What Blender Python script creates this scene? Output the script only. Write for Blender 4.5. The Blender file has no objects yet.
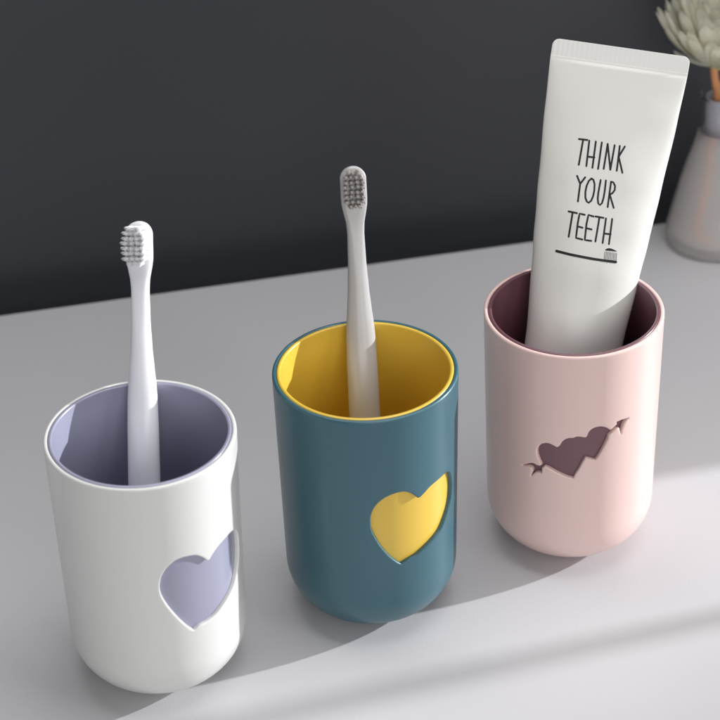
import bpy, bmesh, math, random
from mathutils import Vector, Matrix
from mathutils.geometry import delaunay_2d_cdt
random.seed(7)
S = 0.01                      # everything below is laid out in centimetres
PI = math.pi
scene = bpy.context.scene
COL = scene.collection

# ------------------------------------------------------------------ camera
PITCH, ROLL = 0.5822, -0.0359
cam_d = bpy.data.cameras.new('camera')
cam = bpy.data.objects.new('camera', cam_d); COL.objects.link(cam)
cam.matrix_world = (Matrix.Translation((0, -80*S, 65.246*S)) @
                    Matrix.Rotation(PI/2-PITCH, 4, 'X') @ Matrix.Rotation(ROLL, 4, 'Z'))
cam_d.sensor_width = 36; cam_d.lens = 2308.2/720*36
cam_d.shift_x = 1.3/720; cam_d.shift_y = 0.38/720
cam_d.clip_start = 0.05; cam_d.clip_end = 50
cam_d.dof.use_dof = True; cam_d.dof.focus_distance = 0.985; cam_d.dof.aperture_fstop = 15
scene.camera = cam
scene.render.resolution_x = scene.render.resolution_y = 1024

# ------------------------------------------------------------------ light
scene.view_settings.view_transform = 'Standard'
scene.view_settings.look = 'None'
scene.view_settings.exposure = 0
scene.view_settings.gamma = 1
world = bpy.data.worlds.new('World'); scene.world = world
world.use_nodes = True
bg = world.node_tree.nodes['Background']
bg.inputs[0].default_value = (0.97, 0.975, 1.0, 1); bg.inputs[1].default_value = 0.18

def aim(o, target):
    d = Vector(target)-o.location
    o.rotation_euler = d.to_track_quat('-Z', 'Y').to_euler()

AZ, EL, DIST = math.radians(14.0), math.radians(15.5), 3.2
kd = bpy.data.lights.new('key_lamp', 'SPOT')
kd.energy = 690; kd.color = (0.96, 0.97, 1.0); kd.shadow_soft_size = 0.03
kd.spot_size = math.radians(11); kd.spot_blend = 1.0
key = bpy.data.objects.new('key_lamp', kd); COL.objects.link(key)
key.location = (DIST*math.cos(EL)*math.cos(AZ), DIST*math.cos(EL)*math.sin(AZ), 0.06+DIST*math.sin(EL))
aim(key, (0, 0.078, 0.09))

def softbox(name, loc, target, sx, sy, energy, col=(1, 1, 1)):
    d = bpy.data.lights.new(name, 'AREA'); d.shape = 'RECTANGLE'; d.size = sx; d.size_y = sy
    d.energy = energy; d.color = col
    o = bpy.data.objects.new(name, d); COL.objects.link(o); o.location = loc; aim(o, target)
    return o
softbox('overhead_softbox', (0.12, 0.24, 1.5), (0, 0.03, 0.05), 1.5, 0.8, 17)
softbox('front_softbox', (0.35, -1.65, 0.75), (0, 0, 0.08), 1.3, 0.8, 11)
softbox('side_softbox', (1.5, -0.75, 0.7), (0, 0, 0.08), 0.5, 0.9, 3)

# ------------------------------------------------------------------ materials
def mat(name, col, rough=0.4, spec=0.5, noise=0.0, nscale=40, bump=0.0, bscale=300, rvar=0.0,
        coat=0.0, sss=0.0, stretch=None):
    m = bpy.data.materials.new(name); m.use_nodes = True
    nt = m.node_tree; N = nt.nodes; L = nt.links
    b = N['Principled BSDF']
    b.inputs['Base Color'].default_value = (*col, 1)
    b.inputs['Roughness'].default_value = rough
    b.inputs['Specular IOR Level'].default_value = spec
    b.inputs['Coat Weight'].default_value = coat
    b.inputs['Coat Roughness'].default_value = 0.22
    if sss:
        b.inputs['Subsurface Weight'].default_value = sss
        b.inputs['Subsurface Radius'].default_value = (0.01, 0.01, 0.01)
        b.inputs['Subsurface Scale'].default_value = 0.3
    tc = N.new('ShaderNodeTexCoord'); mp = N.new('ShaderNodeMapping')
    L.new(tc.outputs['Object'], mp.inputs['Vector'])
    if stretch: mp.inputs['Scale'].default_value = stretch
    if noise:
        n = N.new('ShaderNodeTexNoise'); n.inputs['Scale'].default_value = nscale
        n.inputs['Detail'].default_value = 6
        L.new(mp.outputs[0], n.inputs['Vector'])
        mx = N.new('ShaderNodeMix'); mx.data_type = 'RGBA'
        mx.inputs[6].default_value = (*[c*(1-noise) for c in col], 1)
        mx.inputs[7].default_value = (*[min(1, c*(1+noise)) for c in col], 1)
        L.new(n.outputs['Fac'], mx.inputs[0]); L.new(mx.outputs[2], b.inputs['Base Color'])
    if rvar:
        n = N.new('ShaderNodeTexNoise'); n.inputs['Scale'].default_value = 25
        n.inputs['Detail'].default_value = 5
        L.new(mp.outputs[0], n.inputs['Vector'])
        mr = N.new('ShaderNodeMapRange'); mr.inputs[3].default_value = rough-rvar; mr.inputs[4].default_value = rough+rvar
        L.new(n.outputs['Fac'], mr.inputs[0]); L.new(mr.outputs[0], b.inputs['Roughness'])
    if bump:
        n = N.new('ShaderNodeTexNoise'); n.inputs['Scale'].default_value = bscale
        n.inputs['Detail'].default_value = 4
        L.new(mp.outputs[0], n.inputs['Vector'])
        bp = N.new('ShaderNodeBump'); bp.inputs['Strength'].default_value = bump
        bp.inputs['Distance'].default_value = 0.0004
        L.new(n.outputs['Fac'], bp.inputs['Height']); L.new(bp.outputs[0], b.inputs['Normal'])
    return m

M = dict(
    table=mat('grey_laminate', (0.59, 0.58, 0.595), 0.42, 0.4, noise=0.025, nscale=18, bump=0.12, bscale=900, rvar=0.05),
    wall=mat('charcoal_board', (0.043, 0.046, 0.055), 0.42, 0.5, noise=0.06, nscale=4, bump=0.1, bscale=500),
    blocker=mat('blocker_grey', (0.35, 0.35, 0.36), 0.6),  # plain grey of the added light blockers on the right
    white=mat('white_plastic', (0.70, 0.70, 0.675), 0.36, 0.5, noise=0.012, nscale=12, bump=0.08, bscale=1500, coat=0.6, sss=0.05),
    lavender=mat('lavender_plastic', (0.30, 0.30, 0.40), 0.38, 0.5, bump=0.08, bscale=1500, coat=0.6),
    teal=mat('teal_plastic', (0.032, 0.112, 0.146), 0.36, 0.6, noise=0.015, nscale=12, bump=0.08, bscale=1500, coat=0.25),
    yellow=mat('yellow_plastic', (0.72, 0.475, 0.052), 0.38, 0.5, bump=0.08, bscale=1500, coat=0.6),
    pink=mat('pink_plastic', (0.80, 0.575, 0.53), 0.34, 0.5, noise=0.012, nscale=12, bump=0.08, bscale=1500, coat=0.6, sss=0.05),
    plum=mat('plum_plastic', (0.145, 0.060, 0.078), 0.36, 0.5, bump=0.08, bscale=1500, coat=0.6),
    brushw=mat('white_brush_plastic', (0.88, 0.88, 0.92), 0.25, 0.5, sss=0.15),
    brushg=mat('grey_brush_plastic', (0.44, 0.43, 0.43), 0.25, 0.5),
    bristw=mat('white_nylon', (0.96, 0.96, 0.97), 0.5, 0.4, sss=0.2),
    bristg=mat('grey_nylon', (0.58, 0.54, 0.51), 0.3, 0.6),
    tube=mat('tube_laminate', (0.73, 0.715, 0.675), 0.33, 0.5, noise=0.01, nscale=15, bump=0.35, bscale=22),
    crimp=mat('tube_crimp', (0.78, 0.77, 0.735), 0.4),
    cap=mat('tube_cap_plastic', (0.75, 0.75, 0.75), 0.4),
    ink=mat('black_ink', (0.012, 0.012, 0.013), 0.5, 0.3),
    petal=mat('petal', (0.96, 0.95, 0.87), 1.0, 0.0, noise=0.03, nscale=60, bump=0.3, bscale=200, stretch=(3, 3, 0.5)),
    petalin=mat('flower_heart', (0.62, 0.60, 0.30), 0.8, 0.2, noise=0.2, nscale=150),
    stem=mat('stem', (0.66, 0.30, 0.14), 0.6, 0.3, noise=0.2, nscale=80),
    reflection=mat('neck_reflection_ring', (0.50, 0.50, 0.54), 0.5, 0.4),  # pale grey that paints the reflection on the vase neck
)
def glassy(name, col, rough, alpha_mix, ior=1.12):
    m = mat(name, col, rough)
    b = m.node_tree.nodes['Principled BSDF']
    b.inputs['Transmission Weight'].default_value = alpha_mix
    b.inputs['IOR'].default_value = ior
    return m
M['frosted'] = glassy('frosted_glass', (0.96, 0.93, 0.915), 0.12, 0.72)
M['clear'] = glassy('clear_glass', (0.97, 0.97, 0.98), 0.06, 0.99, 1.04)

def ribs(m, scale):
    nt = m.node_tree; N = nt.nodes; L = nt.links
    tc = N.new('ShaderNodeTexCoord'); w = N.new('ShaderNodeTexWave'); w.wave_type = 'BANDS'; w.bands_direction = 'X'
    w.inputs['Scale'].default_value = scale; w.inputs['Distortion'].default_value = 0.6
    bp = N.new('ShaderNodeBump'); bp.inputs['Strength'].default_value = 0.22; bp.inputs['Distance'].default_value = 0.0004
    L.new(tc.outputs['Object'], w.inputs['Vector']); L.new(w.outputs['Fac'], bp.inputs['Height'])
    L.new(bp.outputs[0], N['Principled BSDF'].inputs['Normal'])
ribs(M['crimp'], 150)
def translucent(m, col, fac):
    nt = m.node_tree; N = nt.nodes
    b = N['Principled BSDF']; out = [n for n in N if n.type == 'OUTPUT_MATERIAL'][0]
    t = N.new('ShaderNodeBsdfTranslucent'); t.inputs[0].default_value = (*col, 1)
    x = N.new('ShaderNodeMixShader'); x.inputs[0].default_value = fac
    nt.links.new(b.outputs[0], x.inputs[1]); nt.links.new(t.outputs[0], x.inputs[2]); nt.links.new(x.outputs[0], out.inputs[0])
translucent(M['petal'], (0.99, 0.98, 0.91), 0.6)

# ------------------------------------------------------------------ helpers
def link_mesh(name, bm, m, parent=None, smooth=True, loc=None):
    bmesh.ops.recalc_face_normals(bm, faces=bm.faces[:])
    me = bpy.data.meshes.new(name); bm.to_mesh(me); bm.free()
    me.materials.append(m)
    for p in me.polygons: p.use_smooth = smooth
    o = bpy.data.objects.new(name, me); COL.objects.link(o)
    if parent: o.parent = parent
    if loc: o.location = loc
    return o

def thing(name, label, cat, loc, group=None, rot=None):
    o = bpy.data.objects.new(name, None); COL.objects.link(o)
    o.empty_display_size = 0.02
    o.location = [c*S for c in loc]
    if rot: o.rotation_euler = rot
    o['label'] = label; o['category'] = cat
    if group: o['group'] = group
    return o

def revolve(bm, prof, n=192, closed=False):
    """prof: list of (r, z) in cm; open ends on the axis are capped to a point"""
    rings = []
    for r, z in prof:
        if r < 1e-6: rings.append([bm.verts.new((0, 0, z*S))])
        else: rings.append([bm.verts.new((r*S*math.cos(2*PI*i/n), r*S*math.sin(2*PI*i/n), z*S)) for i in range(n)])
    pairs = list(zip(rings, rings[1:]))
    if closed: pairs.append((rings[-1], rings[0]))
    for a, b in pairs:
        for i in range(n):
            j = (i+1) % n
            if len(a) == 1 and len(b) == 1: continue
            if len(a) == 1: bm.faces.new((a[0], b[i], b[j]))
            elif len(b) == 1: bm.faces.new((a[i], b[0], a[j]))
            else: bm.faces.new((a[i], b[i], b[j], a[j]))

def box(bm, x0, x1, y0, y1, z0, z1, bev=0.0):
    r = bmesh.ops.create_cube(bm, size=1)
    for v in r['verts']:
        v.co = Vector(((x0+x1)/2+v.co.x*(x1-x0), (y0+y1)/2+v.co.y*(y1-y0), (z0+z1)/2+v.co.z*(z1-z0)))*S
    if bev:
        es = list({e for v in r['verts'] for e in v.link_edges})
        bmesh.ops.bevel(bm, geom=es, offset=bev*S, segments=3, affect='EDGES')

def lerp_table(t, x):
    if x <= t[0][0]: return t[0][1]
    for (a, va), (b, vb) in zip(t, t[1:]):
        if x <= b:
            k = (x-a)/(b-a); k = k*k*(3-2*k)*0.5+k*0.5
            return va+(vb-va)*k
    return t[-1][1]

def catmull(pts, step, closed=True, corner=0.75):
    """dense outline through pts, corners sharper than `corner` radians kept sharp"""
    n = len(pts); out = []
    P = [Vector(p) for p in pts]
    cor = []
    for i in range(n):
        a = P[i]-P[i-1]; b = P[(i+1) % n]-P[i]
        cor.append(abs(a.angle_signed(b)) > corner)
    for i in range(n if closed else n-1):
        p1, p2 = P[i], P[(i+1) % n]
        p0 = P[i-1] if not cor[i] else p1*2-p2
        p3 = P[(i+2) % n] if not cor[(i+1) % n] else p2*2-p1
        k = max(1, int((p2-p1).length/step))
        for j in range(k):
            t = j/k
            out.append(0.5*((2*p1)+(p2-p0)*t+(2*p0-5*p1+4*p2-p3)*t*t+(3*p1-p0-3*p2+p3)*t*t*t))
    return out

def inside(p, poly):
    c = False; x, y = p[0], p[1]; n = len(poly); j = n-1
    for i in range(n):
        xi, yi = poly[i]; xj, yj = poly[j]
        if (yi > y) != (yj > y) and x < (xj-xi)*(y-yi)/(yj-yi)+xi: c = not c
        j = i
    return c
def seg_dist(p, poly):
    best = 1e9; n = len(poly)
    for i in range(n):
        a = poly[i-1]; b = poly[i]
        if min(a.x, b.x)-p.x > 0.2 or p.x-max(a.x, b.x) > 0.2 or min(a.y, b.y)-p.y > 0.2 or p.y-max(a.y, b.y) > 0.2: continue
        ab = b-a; L2 = ab.length_squared
        t = 0 if L2 == 0 else max(0, min(1, (p-a).dot(ab)/L2))
        d = (a+ab*t-p).length
        if d < best: best = d
    return best
# outlines of the cut-outs (arc length, height) and of the print, in cm
HEART1 = [(-3.241,7.508),(-3.395,7.725),(-3.638,7.975),(-3.878,8.121),(-4.314,8.211),(-4.708,8.154),(-5.042,7.899),(-5.266,7.56),(-5.372,7.23),(-5.408,6.923),(-5.365,6.522),(-5.187,6.011),(-4.914,5.464),(-4.628,4.974),(-4.329,4.54),(-4.127,4.317),(-3.849,4.423),(-3.472,4.453),(-3.06,4.537),(-2.591,4.72),(-2.03,4.974),(-1.603,5.223),(-1.238,5.67),(-0.98,6.272),(-0.9,6.849),(-0.953,7.364),(-1.258,7.79),(-1.658,7.965),(-2.154,7.961),(-2.573,7.887),(-2.908,7.705),(-3.119,7.517)]
HEART2 = [(-3.886,7.542),(-4.143,7.846),(-4.426,8.076),(-4.701,8.164),(-5.069,8.142),(-5.429,8.0),(-5.722,7.748),(-5.921,7.425),(-6.02,7.058),(-6.029,6.699),(-6.0,6.378),(-5.833,5.925),(-5.62,5.458),(-5.306,4.96),(-5.015,4.61),(-4.748,4.356),(-4.414,4.482),(-3.981,4.578),(-3.578,4.756),(-2.993,4.986),(-2.495,5.212),(-2.116,5.575),(-1.733,6.029),(-1.564,6.517),(-1.551,7.072),(-1.781,7.693),(-2.166,7.922),(-2.47,7.931),(-2.893,7.904),(-3.266,7.831),(-3.566,7.665),(-3.769,7.562)]
HEART3 = [(-7.718,6.17),(-7.811,6.352),(-7.905,6.585),(-7.936,6.834),(-7.889,7.055),(-7.756,7.257),(-7.559,7.368),(-7.385,7.381),(-7.212,7.316),(-7.041,7.23),(-6.917,7.344),(-6.836,7.522),(-6.714,7.677),(-6.549,7.769),(-6.342,7.791),(-6.219,7.848),(-6.136,7.856),(-6.105,7.858),(-5.959,7.826),(-5.811,7.785),(-5.738,7.865),(-5.671,8.062),(-5.527,8.222),(-5.314,8.29),(-5.096,8.269),(-4.869,8.145),(-4.69,7.97),(-4.497,8.101),(-4.367,8.201),(-4.4,8.324),(-4.165,8.344),(-3.772,8.312),(-3.927,8.193),(-4.049,7.986),(-4.146,7.603),(-4.24,7.954),(-4.396,7.957),(-4.606,7.828),(-4.747,7.746),(-4.825,7.46),(-4.998,7.092),(-5.167,6.768),(-5.326,6.52),(-5.527,6.608),(-5.777,6.704),(-5.898,6.491),(-6.058,6.137),(-6.219,5.829),(-6.297,5.628),(-6.55,5.694),(-6.847,5.815),(-7.147,5.956),(-7.408,6.073),(-7.584,6.132),(-7.716,6.004),(-7.73,5.723),(-7.87,5.72),(-8.031,5.66),(-8.24,5.409),(-8.134,5.704),(-8.184,5.859),(-8.343,5.906),(-8.688,5.82),(-8.369,6.022),(-8.13,6.123),(-7.967,6.077),(-7.807,6.083)]
TEXT= [[(0.48,18.069),(0.839,18.02)],[(0.659,18.045),(0.439,16.979)],[(0.921,17.985),(0.762,16.913)],[(1.201,17.939),(1.021,16.831)],[(0.833,17.309),(1.12,17.269)],[(1.459,17.893),(1.265,16.779)],[(1.71,17.819),(1.507,16.77)],[(1.71,17.819),(1.795,16.723)],[(1.795,16.723),(2.012,17.754)],[(2.234,17.71),(2.072,16.666)],[(2.45,17.677),(2.172,17.26)],[(2.172,17.26),(2.316,16.566)],[(0.353,16.499),(0.478,16.157)],[(0.698,16.429),(0.478,16.157),(0.359,15.407)],[(0.971,16.368),(0.851,16.271),(0.751,16.056),(0.693,15.803),(0.686,15.548),(0.742,15.393),(0.82,15.332),(0.93,15.412),(1.023,15.609),(1.08,15.862),(1.098,16.116),(1.057,16.307),(0.971,16.368)],[(1.364,16.288),(1.252,15.747),(1.22,15.493),(1.236,15.291),(1.307,15.216),(1.399,15.296),(1.474,15.52),(1.531,15.809),(1.591,16.262)],[(1.814,16.199),(1.643,15.12)],[(1.814,16.199),(1.915,16.167),(1.985,16.011),(1.965,15.83),(1.855,15.696),(1.743,15.656)],[(1.743,15.656),(1.903,15.074)],[(-0.053,14.984),(0.301,14.905)],[(0.12,14.941),(-0.077,13.893)],[(0.633,14.827),(0.416,14.883),(0.331,14.501),(0.234,13.837),(0.509,13.761)],[(0.307,14.337),(0.523,14.274)],[(1.012,14.74),(0.795,14.814),(0.699,14.415),(0.61,13.739),(0.889,13.692)],[(0.683,14.25),(0.914,14.187)],[(1.102,14.737),(1.445,14.662)],[(1.272,14.694),(1.07,13.66)],[(1.554,14.633),(1.385,13.582)],[(1.825,14.594),(1.66,13.517)],[(1.463,13.984),(1.745,13.937)]]
BHANDLE = [(-0.611,13.336),(-0.66,13.279),(-0.628,13.204),(-0.227,13.091),(0.352,12.952),(0.932,12.832),(1.416,12.746),(1.939,12.668),(1.998,12.715),(1.96,12.766),(1.418,12.879),(0.934,12.98),(0.499,13.074),(-0.032,13.202)]
BPASTE = [(1.471,13.265),(1.544,13.321),(1.69,13.336),(1.858,13.271),(2.027,13.176),(1.906,13.18),(1.713,13.217),(1.567,13.232)]

# ------------------------------------------------------------------ the setting
AZW = math.atan(0.199)      # direction of the back edge of the table
def setting():
    # table top: a board whose back edge runs at AZW; local x along that edge, local -y towards the camera
    org = Vector((3.58, 109.24-80, 0))*S
    bm = bmesh.new(); box(bm, -110, 95, -150, 0, -2.2, 0, 0.06)
    t = link_mesh('table_top', bm, M['table'], smooth=False)
    t.location = org; t.rotation_euler = (0, 0, AZW); t['kind'] = 'structure'
    bm = bmesh.new(); box(bm, -110, 62, 2.2, 4.2, -30, 75)
    w = link_mesh('background_wall', bm, M['wall'], smooth=False)
    w.location = org; w.rotation_euler = (0, 0, AZW); w['kind'] = 'structure'
    # out of frame on the right: blocks and post added to shade the key
    c = Vector((13.7, 87.2-80, 0)); d = Vector((math.cos(AZ), math.sin(AZ), 0)); q = Vector((-math.sin(AZ), math.cos(AZ), 0))
    base = (c+d*50)*S
    bm = bmesh.new(); box(bm, 0, 4, 0, 30, 0.01, 24, 0.2)
    p = link_mesh('light_blocker_low', bm, M['blocker'], smooth=False); p.location = base; p.rotation_euler = (0, 0, AZ); p['kind'] = 'structure'  # added low block, keeps the key off the rear table
    bm = bmesh.new(); box(bm, 0, 4, 12, 34, 24.01, 75, 0.2)
    p = link_mesh('light_blocker_high', bm, M['blocker'], smooth=False); p.location = base; p.rotation_euler = (0, 0, AZ); p['kind'] = 'structure'  # added tall block, keeps the key off the flower
    c2 = Vector((15.56, 78.8-80, 0))
    bm = bmesh.new(); box(bm, 0, 1, -0.5, 0.5, 0.01, 80, 0.1)
    p = link_mesh('light_blocker_post', bm, M['blocker'], smooth=False); p.location = (c2+d*52)*S; p.rotation_euler = (0, 0, AZ); p['kind'] = 'structure'  # added post, there to cast the soft streak across the table
setting()

# ------------------------------------------------------------------ cups
H = 11.953; RT, RB, RF = 3.9, 3.74, 2.44; TH = 0.18; RU = 3.84
def wall_r(z, off=0.0): return RB+(RT-RB)*max(0, z-RF)/(H-RF)-off

def shell(hole):
    """outer shell of a tumbler, with a cut-out through its wall. hole: (u, z) outline, u = angle*RU"""
    n = 288
    bm = bmesh.new()
    z0, z1 = RF, H-0.10
    nz = 72
    zs = [z0+(z1-z0)*i/nz for i in range(nz+1)]
    du = 2*PI*RU/n
    out = catmull(hole, 0.045)
    umin, umax = min(p.x for p in out)-0.25, max(p.x for p in out)+0.25
    zmin, zmax = min(p.y for p in out)-0.25, max(p.y for p in out)+0.25
    i0, i1 = math.floor(umin/du), math.ceil(umax/du)
    k0 = max(k for k in range(nz+1) if zs[k] <= zmin); k1 = min(k for k in range(nz+1) if zs[k] >= zmax)
    def P(u, z, dep=0.0):
        r = wall_r(z)-dep; a = u/RU
        return Vector((r*math.cos(a), r*math.sin(a), z))*S
    grid = {}
    def g(i, k):
        key_ = (i % n, k)
        if key_ not in grid: grid[key_] = bm.verts.new(P((i % n)*du, zs[k]))
        return grid[key_]
    for k in range(nz):
        for i in range(n):
            ii = i-n if i >= n+i0 else i
            if i0 <= ii < i1 and k0 <= k < k1: continue
            bm.faces.new((g(i, k), g(i+1, k), g(i+1, k+1), g(i, k+1)))
    # patch
    W = 0.07
    pts = []; edges = []
    bl = [(i, k0) for i in range(i0, i1)]+[(i1, k) for k in range(k0, k1)]+[(i, k1) for i in range(i1, i0, -1)]+[(i0, k) for k in range(k1, k0, -1)]
    for i, k in bl: pts.append(Vector((i*du, zs[k])))
    nb = len(bl); edges += [(a, (a+1) % nb) for a in range(nb)]
    s = len(pts); pts += out; edges += [(s+a, s+(a+1) % len(out)) for a in range(len(out))]
    # points on offset rings that carry the rounded lip
    N_ = len(out)
    area = sum(out[a-1].x*out[a].y-out[a].x*out[a-1].y for a in range(N_))
    sg = 1 if area > 0 else -1
    for off in (0.012, 0.03, 0.055, 0.085):
        for a in range(N_):
            t = (out[(a+1) % N_]-out[a-1]); t.normalize()
            q = out[a]+Vector((t.y, -t.x))*sg*off
            if not inside(q, out) and seg_dist(q, out) > off*0.93: pts.append(q)
    for i in range(i0+1, i1):
        for k in range(k0+1, k1):
            for su in (0,):
                q = Vector((i*du, zs[k]))
                if inside(q, out): continue
                if seg_dist(q, out) < 0.11: continue
                pts.append(q)
    V, E, F, *_ = delaunay_2d_cdt(pts, edges, [], 1, 1e-6)
    vs = []
    rimset = set()
    for a, q in enumerate(V):
        d = seg_dist(Vector(q), out); dep = 0
        if d < W: dep = W-math.sqrt(max(0, W*W-(W-d)**2))
        if d < 1e-4: rimset.add(a); dep = W*0.9
        vs.append(bm.verts.new(P(q[0], q[1], dep)))
    for f in F:
        c = sum((Vector(V[a]) for a in f), Vector((0, 0)))/len(f)
        if inside(c, out): continue
        try: bm.faces.new([vs[a] for a in f])
        except ValueError: pass
    # wall of the cut-out down to the liner
    cut = [e for e in bm.edges if e.is_valid and len(e.link_faces) == 1 and all(v in {vs[a] for a in rimset} for v in e.verts)] if False else None
    rv = {vs[a]: V[a] for a in rimset}
    low = {}
    for e in list(bm.edges):
        if len(e.link_faces) == 1 and e.verts[0] in rv and e.verts[1] in rv:
            q = []
            for v in e.verts:
                if v not in low: low[v] = (bm.verts.new(P(rv[v][0], rv[v][1], 0.12)), bm.verts.new(P(rv[v][0], rv[v][1], TH+0.003)))
            a, b = e.verts
            bm.faces.new((a, b, low[b][0], low[a][0])); bm.faces.new((low[a][0], low[b][0], low[b][1], low[a][1]))
    # rounded bottom
    nf = 22
    prev = [g(i, 0) for i in range(n)]
    for j in range(1, nf+1):
        t = PI/2*j/nf; r = RB-RF+RF*math.cos(t); z = RF-RF*math.sin(t)+0.0
        ring = [bm.verts.new((r*S*math.cos(2*PI*i/n), r*S*math.sin(2*PI*i/n), (z+0.01)*S)) for i in range(n)]
        for i in range(n): bm.faces.new((ring[i], ring[(i+1) % n], prev[(i+1) % n], prev[i]))
        prev = ring
    c = bm.verts.new((0, 0, 0.01*S))
    for i in range(n): bm.faces.new((c, prev[(i+1) % n], prev[i]))
    # lip and the inside of the shell
    prev = [g(i, nz) for i in range(n)]
    # (the inner wall of the shell is the liner's job: below the lip only the liner exists)
    lip = [(RT-0.010, H-0.045), (RT-0.035, H-0.012), (RT-0.07, H), (RT-0.13, H), (RT-0.16, H-0.012), (RT-TH+0.004, H-0.04), (RT-TH, H-0.09), (RT-TH-0.002, H-0.4)]
    for r, z in lip:
        ring = [bm.verts.new((r*S*math.cos(2*PI*i/n), r*S*math.sin(2*PI*i/n), z*S)) for i in range(n)]
        for i in range(n): bm.faces.new((prev[i], prev[(i+1) % n], ring[(i+1) % n], ring[i]))
        prev = ring
    bmesh.ops.remove_doubles(bm, verts=bm.verts[:], dist=0.00002*S*10)
    return bm

def liner():
    bm = bmesh.new()
    a = TH+0.008; b = a+0.17; top = H+0.005
    prof = [(0, a+0.0)]
    for j in range(11, -1, -1):
        t = PI/2*j/11; rf = RF-a
        prof.append((RB-a-rf+rf*math.cos(t), RF-rf*math.sin(t)))
    prof += [(RT-a, top-0.06), (RT-a-0.012, top-0.02), (RT-a-0.04, top), (RT-b+0.04, top), (RT-b+0.012, top-0.02), (RT-b, top-0.06)]
    for j in range(0, 13):
        t = PI/2*j/12; rf = RF-b
        prof.append((RB-b-rf+rf*math.cos(t), RF-rf*math.sin(t)))
    prof.append((0, b))
    revolve(bm, prof, 192)
    return bm

CU = [(-8.913, -3.77), (0.256, 0.27), (9.379, 4.41)]
def cup(i, name, label, hole, m_out, m_in, lab_in):
    t = thing(name, label, 'tumbler', (CU[i][0], CU[i][1], 0), 'bathroom tumblers in a row')
    link_mesh('outer_shell', shell(hole), m_out, t)
    l = link_mesh('inner_liner', liner(), m_in, t); l['label'] = lab_in
    return t
cup(0, 'tumbler', 'white tumbler with a lavender lining and a heart-shaped cut-out', HEART1, M['white'], M['lavender'], 'lavender inner lining')
cup(1, 'tumbler', 'teal tumbler with a yellow lining and a heart-shaped cut-out', HEART2, M['teal'], M['yellow'], 'yellow inner lining')
cup(2, 'tumbler', 'pink tumbler with a plum lining and two hearts pierced by an arrow cut out', HEART3, M['pink'], M['plum'], 'plum inner lining')

# ------------------------------------------------------------------ toothbrushes
HW = [(0, .55), (.15, .62), (.5, .66), (2, .68), (7, .685), (10.5, .665), (11.6, .64), (12.3, .60), (13.0, .53), (13.9, .455), (15.1, .39), (16.3, .365),
      (16.8, .40), (17.2, .50), (17.6, .56), (19.1, .56)]
HT = [(0, .40), (.2, .50), (.5, .54), (9, .52), (12, .45), (14, .35), (15.5, .28), (16.6, .24), (17.3, .21), (19.5, .20)]
SL = 19.12
def brush_handle():
    bm = bmesh.new(); n = 40; rings = []
    ss = [0.0, .05, .12, .22, .35]+[.5+i*0.25 for i in range(70)]
    ss = [s for s in ss if s < SL-0.56]+[SL-0.56+0.56*math.sin(PI/2*j/14) for j in range(0, 14)]+[SL-0.001]
    for s in ss:
        w, h = lerp_table(HW, s), lerp_table(HT, s)
        if s > SL-0.56: w = 0.56*math.sqrt(max(0.0, 1-((s-SL+0.56)/0.56)**2))+0.004
        if s > SL-0.12: h *= math.sqrt(max(0.05, 1-((s-SL+0.12)/0.13)**2))
        if s < 0.3: k = math.sqrt(max(0.02, 1-((0.3-s)/0.31)**2)); w *= k; h *= k
        flat = max(0.0, min(1.0, (s-14.5)/2.5)); e = 1.0-0.45*flat-0.12
        ring = []
        for i in range(n):
            a = 2*PI*i/n; ca, sa = math.cos(a), math.sin(a)
            x = w*math.copysign(abs(ca)**e, ca); y = h*math.copysign(abs(sa)**e, sa)
            # a soft ridge down the front of the handle
            if sa < 0 and s < 16.5: y *= 1+0.05*(1-abs(ca))
            ring.append(bm.verts.new((x*S, y*S, s*S)))
        rings.append(ring)
    for a, b in zip(rings, rings[1:]):
        for i in range(n): bm.faces.new((a[i], a[(i+1) % n], b[(i+1) % n], b[i]))
    bm.faces.new(rings[0]); bm.faces.new(rings[-1])
    return bm

def tuft_bm(length, spread, seed, wide=1.0):
    """one tuft: a bundle of fine tapered filaments growing along local -Y"""
    rnd = random.Random(seed); bm = bmesh.new()
    # packed heart of the tuft, its end slightly domed, then the loose filaments round it
    base = None
    for t, r in ((0, .070), (.5, .072), (.80, .074), (.86, .062), (.89, .035)):
        ring = [bm.verts.new((r*(1+0.12*math.sin(3*j+seed))*math.cos(2*PI*j/12)*S, -length*t*S, r*(1+0.12*math.cos(5*j+seed))*math.sin(2*PI*j/12)*S)) for j in range(12)]
        if base:
            for j in range(12): bm.faces.new((base[j], base[(j+1) % 12], ring[(j+1) % 12], ring[j]))
        base = ring
    bm.faces.new(base)
    for v in bm.verts: v.co.x *= wide
    for q in range(70):
        rr = 0.09*math.sqrt(rnd.random()); aa = rnd.random()*2*PI
        x0, z0 = wide*rr*math.cos(aa), rr*math.sin(aa)
        lx, lz = x0*spread+rnd.gauss(0, 0.018), z0*spread+rnd.gauss(0, 0.018)
        L_ = length*(0.92+0.14*rnd.random())
        base = None
        for k, (t, r) in enumerate(((0, .008), (.6, .009), (1, .006))):
            ring = [bm.verts.new(((x0+lx*t*t+r*math.cos(2*PI*j/4))*S, -L_*t*S, (z0+lz*t*t+r*math.sin(2*PI*j/4))*S)) for j in range(4)]
            if base:
                for j in range(4): bm.faces.new((base[j], base[(j+1) % 4], ring[(j+1) % 4], ring[j]))
            base = ring
        bm.faces.new(base)
    return bm

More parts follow.
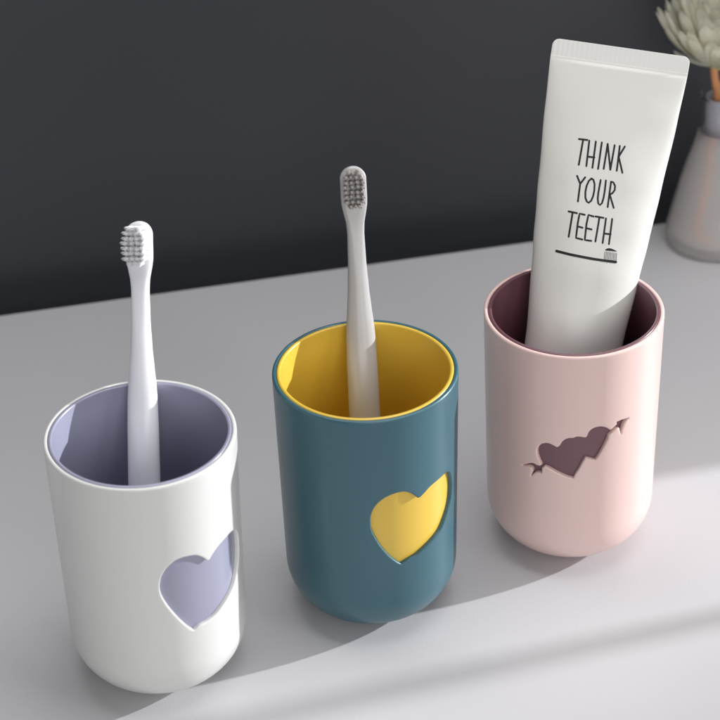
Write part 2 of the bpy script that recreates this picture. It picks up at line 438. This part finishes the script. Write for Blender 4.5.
def toothbrush(label, base, tx, yaw, m_h, m_b, blen, spread, wide=1.0):
    t = thing('toothbrush', label, 'toothbrush', base, 'toothbrushes standing in the tumblers')
    # lean backwards (0.42 per unit height) and sideways (tx), then turn round its own axis
    z = Vector((tx, 0.42, 1)).normalized(); y = Vector((0, 1, 0)); y = (y-z*y.dot(z)).normalized(); x = y.cross(z)
    Mx = Matrix((x, y, z)).transposed() @ Matrix.Rotation(yaw, 3, 'Z')
    t.rotation_euler = Mx.to_euler()
    link_mesh('handle', brush_handle(), m_h, t)
    protos = []
    for k in range(4):
        bm = tuft_bm(blen, spread, 11+k, wide); bmesh.ops.recalc_face_normals(bm, faces=bm.faces[:])
        me = bpy.data.meshes.new('bristle_tuft'); bm.to_mesh(me); bm.free(); me.materials.append(m_b)
        protos.append(me)
    rnd = random.Random(3); c = 0
    for r in range(8):
        cols = (-0.32, -0.11, 0.11, 0.32) if r not in (0, 7) else (-0.18, 0.0, 0.18)
        for cx in cols:
            o = bpy.data.objects.new('bristle_tuft', protos[c % 4]); COL.objects.link(o); o.parent = t
            o.location = ((cx*1.12)*S, -0.18*S, (17.45+r*0.205)*S)
            o.rotation_euler = (rnd.gauss(0, .03), rnd.random()*6.28 if False else 0, rnd.gauss(0, .05))
            c += 1
    return t
ZB = 0.80
toothbrush('white toothbrush standing in the white tumbler', (CU[0][0]-0.47, CU[0][1]+3.12-0.42*(12-ZB), ZB), 0.035, math.radians(-17), M['brushw'], M['bristw'], 0.50, 0.3, 1.4)
toothbrush('grey toothbrush standing in the teal tumbler', (CU[1][0]+0.04, CU[1][1]+3.12-0.42*(12-ZB), ZB), -0.0155, math.radians(6), M['brushg'], M['bristg'], 0.5, 0.15)

# ------------------------------------------------------------------ toothpaste tube
BETA = math.radians(10)
W0 = -1.39
TW = [(3, 1.93), (6, 2.03), (9, 2.15), (12, 2.38), (13.8, 2.54), (16, 2.70), (19, 2.90), (21.2, 3.0), (22.0, 3.0)]
TT = [(3, 1.90), (6, 1.80), (9, 1.60), (12, 1.32), (14, 1.10), (16, 0.86), (19, 0.47), (20.7, 0.24), (21.1, 0.15), (21.22, 0.05), (21.85, 0.045)]
def tube():
    t = thing('toothpaste_tube', 'white toothpaste tube standing crimped end up in the pink tumbler, printed with black words', 'toothpaste tube', (9.38, 2.5, 1.0))
    up = Vector((0, 0.38, 1)).normalized(); X = Vector((1, 0, 0))
    A = X*math.sin(BETA)+up*math.cos(BETA); Wd = X*math.cos(BETA)-up*math.sin(BETA); Nn = Wd.cross(A)   # Nn faces the camera
    Mx = Matrix((Wd, -Nn, A)).transposed()
    t.rotation_euler = Mx.to_euler()
    # body
    bm = bmesh.new(); n = 96; rings = []
    ss = [2.3, 2.5, 2.7, 2.85, 2.95]+[3+0.3*i for i in range(60)]+[20.95, 21.1, 21.16, 21.2, 21.22, 21.26]
    ss += [21.35, 21.5, 21.68]+[21.68+0.3*math.sin(PI/2*j/8) for j in range(1, 8)]+[21.9799]
    for s in ss:
        w, h = lerp_table(TW, s), lerp_table(TT, s)
        if s < 3:
            k = 0.55+0.45*math.sqrt(max(0, 1-((3-s)/0.72)**2)); w *= k; h *= k
        if s > 21.68: w -= 0.3*(1-math.sqrt(max(0, 1-((s-21.68)/0.3)**2)))
        if 21.16 <= s < 21.3: h = 0.05
        ring = []
        for i in range(n):
            a = 2*PI*i/n
            x, y = w*math.cos(a), h*math.sin(a)
            if s < 20: y += 0.02*math.sin(x*2.1+s*0.5)*math.sin(s*0.7)*math.copysign(min(1, h), y)*abs(math.sin(a))
            ring.append(bm.verts.new(((x+W0)*S, y*S, s*S)))
        rings.append(ring)
    split = next(k for k, s in enumerate(ss) if s >= 21.25)
    for a, b in zip(rings[:split+1], rings[1:split+1]):
        for i in range(n): bm.faces.new((a[i], a[(i+1) % n], b[(i+1) % n], b[i]))
    bm.faces.new(rings[0]); bm.faces.new(rings[split])
    bm2 = bmesh.new(); r2 = [[bm2.verts.new(v.co) for v in r] for r in rings[split:]]
    for a, b in zip(r2, r2[1:]):
        for i in range(n): bm2.faces.new((a[i], a[(i+1) % n], b[(i+1) % n], b[i]))
    bm2.faces.new(r2[-1])
    for r in rings[split+1:]: bmesh.ops.delete(bm, geom=r, context='VERTS')
    link_mesh('tube_body', bm, M['tube'], t)
    link_mesh('crimped_seal', bm2, M['crimp'], t)
    bm = bmesh.new()
    prof = [(0, .7), (.85, .7), (.92, .78), (.98, 2.2), (.95, 2.32), (0, 2.34)]
    revolve(bm, prof, 48)
    link_mesh('cap', bm, M['cap'], t, loc=(W0*S, 0, 0))
    # print: 2-D marks given in tube coordinates, laid on the front
    cb, sb = math.cos(BETA), math.sin(BETA)
    def rot2(p): return (p[0]*cb-p[1]*sb, p[0]*sb+p[1]*cb)
    def onfront(w, s, off=0.008):
        hw, h = lerp_table(TW, s), lerp_table(TT, s); x = w-W0
        a = math.sqrt(max(0.01, 1-(x/hw)**2))
        y = -h*a
        y2 = y+0.02*math.sin(x*2.1+s*0.5)*math.sin(s*0.7)*-min(1, h)*a
        return Vector((w, y2-off, s))*S
    def stroke(bm, pts, wd):
        P = [Vector(rot2(p)) for p in pts]
        d = []
        for a, b in zip(P, P[1:]):
            k = max(1, int((b-a).length/0.08))
            for j in range(k): d.append(a+(b-a)*j/k)
        d.append(P[-1])
        L_ = []; R_ = []
        for i, q in enumerate(d):
            tn = (d[min(i+1, len(d)-1)]-d[max(i-1, 0)]).normalized(); nn = Vector((-tn.y, tn.x))*wd/2
            L_.append(bm.verts.new(onfront(q.x+nn.x, q.y+nn.y))); R_.append(bm.verts.new(onfront(q.x-nn.x, q.y-nn.y)))
        for i in range(len(d)-1): bm.faces.new((L_[i], R_[i], R_[i+1], L_[i+1]))
        for q in (P[0], P[-1]):
            bm.faces.new([bm.verts.new(onfront(q.x+wd/2*math.cos(2*PI*k/12), q.y+wd/2*math.sin(2*PI*k/12), 0.010)) for k in range(12)])
    for nm, a, b in (('THINK', 0, 12), ('YOUR', 12, 19), ('TEETH', 19, 30)):
        bm = bmesh.new()
        for st in TEXT[a:b]: stroke(bm, st, 0.082)
        o = link_mesh('printed_word', bm, M['ink'], t, smooth=False); o['label'] = 'black printed word '+nm
    bm = bmesh.new()
    hl = [(-0.61, 13.27), (-0.03, 13.125), (0.93, 12.915), (1.95, 12.715)]
    stroke(bm, hl, 0.115)
    top = catmull([Vector(p) for p in BPASTE], 0.05)
    bm.faces.new([bm.verts.new(onfront(*rot2(p), 0.009)) for p in top])
    for k in range(9):
        f = k/8
        a = (1.43+0.53*f, 12.86-0.11*f); b = (1.475+0.52*f, 13.195-0.095*f)
        stroke(bm, [a, b], 0.026)
    o = link_mesh('printed_toothbrush', bm, M['ink'], t, smooth=False); o['label'] = 'small black drawing of a toothbrush'
tube()

# ------------------------------------------------------------------ vase and flower
VX, VY = 19.86, 30.0
def bez_profile():
    outer = [(0, 0.0), (2.25, 0.0), (2.5, 0.05), (2.66, 0.22), (2.70, 0.45), (2.66, 0.8), (2.52, 1.4), (2.28, 2.5), (2.0, 3.8), (1.70, 4.9), (1.38, 6.0), (1.16, 6.85)]
    inner = [(1.08, 6.85), (1.28, 6.0), (1.58, 4.9), (1.88, 3.8), (2.14, 2.5), (2.36, 1.4), (2.42, 0.9), (2.3, 0.6), (2.0, 0.5), (0, 0.48)]
    return outer+inner
def vase():
    t = thing('bud_vase', 'small frosted glass vase with a tapering body at the back edge of the table', 'vase', (VX, VY, 0.01))
    bm = bmesh.new(); revolve(bm, bez_profile(), 96)
    link_mesh('frosted_body', bm, M['frosted'], t)
    bm = bmesh.new(); revolve(bm, [(1.10, 6.86), (1.13, 7.1), (1.13, 8.8), (1.18, 8.95), (1.12, 8.98), (1.07, 8.8), (1.07, 7.1), (1.04, 6.86)], 96, closed=True)
    link_mesh('clear_neck', bm, M['clear'], t)
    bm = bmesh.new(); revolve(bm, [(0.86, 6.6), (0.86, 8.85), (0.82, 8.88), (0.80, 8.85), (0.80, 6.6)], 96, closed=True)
    link_mesh('neck_reflection_ring', bm, M['reflection'], t)  # solid grey ring standing in for a reflection on the clear neck
vase()

def tube_along(bm, pts, radii, n=12):
    rings = []
    for i, p in enumerate(pts):
        p = Vector(p); d = (Vector(pts[min(i+1, len(pts)-1)])-Vector(pts[max(i-1, 0)])).normalized()
        u = d.cross(Vector((0, 1, 0.01))).normalized(); v = d.cross(u)
        rings.append([bm.verts.new((p+u*radii[i]*math.cos(2*PI*j/n)+v*radii[i]*math.sin(2*PI*j/n))*S) for j in range(n)])
    for a, b in zip(rings, rings[1:]):
        for j in range(n): bm.faces.new((a[j], a[(j+1) % n], b[(j+1) % n], b[j]))
    bm.faces.new(rings[0]); bm.faces.new(rings[-1])

def petal_bm(L_, wd, cup_, bend, seed):
    rnd = random.Random(seed); bm = bmesh.new(); nl, nw = 12, 6
    rows = []
    ph = rnd.random()*6
    for i in range(nl+1):
        t = i/nl
        w = wd*(0.45+0.55*min(1, t*1.7))*(1 if t < 0.82 else math.sqrt(max(0.02, 1-((t-0.82)/0.185)**2)))
        ang = bend*t
        # curve in the x-z plane, growing outwards along +x and up
        x = L_*(math.sin(ang)/bend if abs(bend) > 1e-3 else t); z = L_*((1-math.cos(ang))/bend if abs(bend) > 1e-3 else 0)
        row = []
        for j in range(nw+1):
            u = (j/nw-0.5)*2
            y = u*w/2
            dz = cup_*w*u*u+0.03*math.sin(u*7+ph+t*3)*t
            row.append(bm.verts.new((x*S-math.sin(ang)*dz*S, y*S, z*S+math.cos(ang)*dz*S)))
        rows.append(row)
    for a, b in zip(rows, rows[1:]):
        for j in range(nw): bm.faces.new((a[j], a[j+1], b[j+1], b[j]))
    r = bmesh.ops.solidify(bm, geom=bm.faces[:], thickness=0.015*S)
    return bm

def flower():
    cx, cy, cz = 0, 0, 0
    t = thing('flower', 'creamy white many-petalled flower standing in the frosted vase', 'flower', (19.75, 30.0, 10.75))
    bm = bmesh.new()
    P = [(0.0, 0, 0.1), (-0.45, 0, -0.1), (-0.35, 0, -0.9), (-0.1, 0, -1.65), (-0.4, -.3, -4.3), (-0.6, -1.0, -6.7), (-1.1, -1.5, -8.9), (-1.1, -1.6, -9.4), (-0.4, -1.5, -10.0)]
    P2 = []
    for i in range(len(P)-1):
        for k in range(5):
            a = Vector(P[i]); b = Vector(P[i+1]); P2.append(tuple(a+(b-a)*k/5))
    P2.append(P[-1]); P2 = [P2[0]]+[tuple((Vector(P2[i-1])+Vector(P2[i])+Vector(P2[i+1]))/3) for i in range(1, len(P2)-1)]+[P2[-1]]
    tube_along(bm, P2, [0.21 if i < 12 else 0.26 for i in range(len(P2))])
    link_mesh('stem', bm, M['stem'], t)
    bm = bmesh.new()
    revolve(bm, [(0, -0.25), (0.35, -0.2), (0.8, 0.0), (0.9, 0.3), (0.7, 0.7), (0.3, 0.9), (0, 0.95)], 32)
    link_mesh('flower_heart', bm, M['petalin'], t)
    protos = []
    for k, (L_, w, c, b) in enumerate(((4.4, 1.0, 0.06, 0.95), (4.4, 0.95, 0.08, 0.85), (4.2, 0.9, 0.08, 0.6), (3.6, 0.85, 0.1, 0.4), (3.1, 1.2, 0.12, 0.55))):
        bm = petal_bm(L_, w, c, b, 40+k); bmesh.ops.recalc_face_normals(bm, faces=bm.faces[:])
        me = bpy.data.meshes.new('petal'); bm.to_mesh(me); bm.free(); me.materials.append(M['petal'])
        for p in me.polygons: p.use_smooth = True
        protos.append(me)
    rnd = random.Random(5)
    # layer: prototype, count, start elevation in degrees, height, base radius
    for k, cnt, el, z, r in ((4, 7, 8, -0.1, 0.2), (0, 27, 16, 0.0, 0.3), (1, 26, 27, 0.1, 0.28), (2, 22, 42, 0.2, 0.25), (3, 16, 60, 0.3, 0.2)):
        for i in range(cnt):
            a = 2*PI*(i+rnd.random()*0.5)/cnt
            o = bpy.data.objects.new('petal', protos[k]); COL.objects.link(o); o.parent = t
            o.location = (r*S*math.cos(a), r*S*math.sin(a), z*S)
            o.rotation_euler = (rnd.gauss(0, .12), -math.radians(el+rnd.gauss(0, 4)), a)
            s = 0.92+0.14*rnd.random(); o.scale = (s, s, s)
flower()
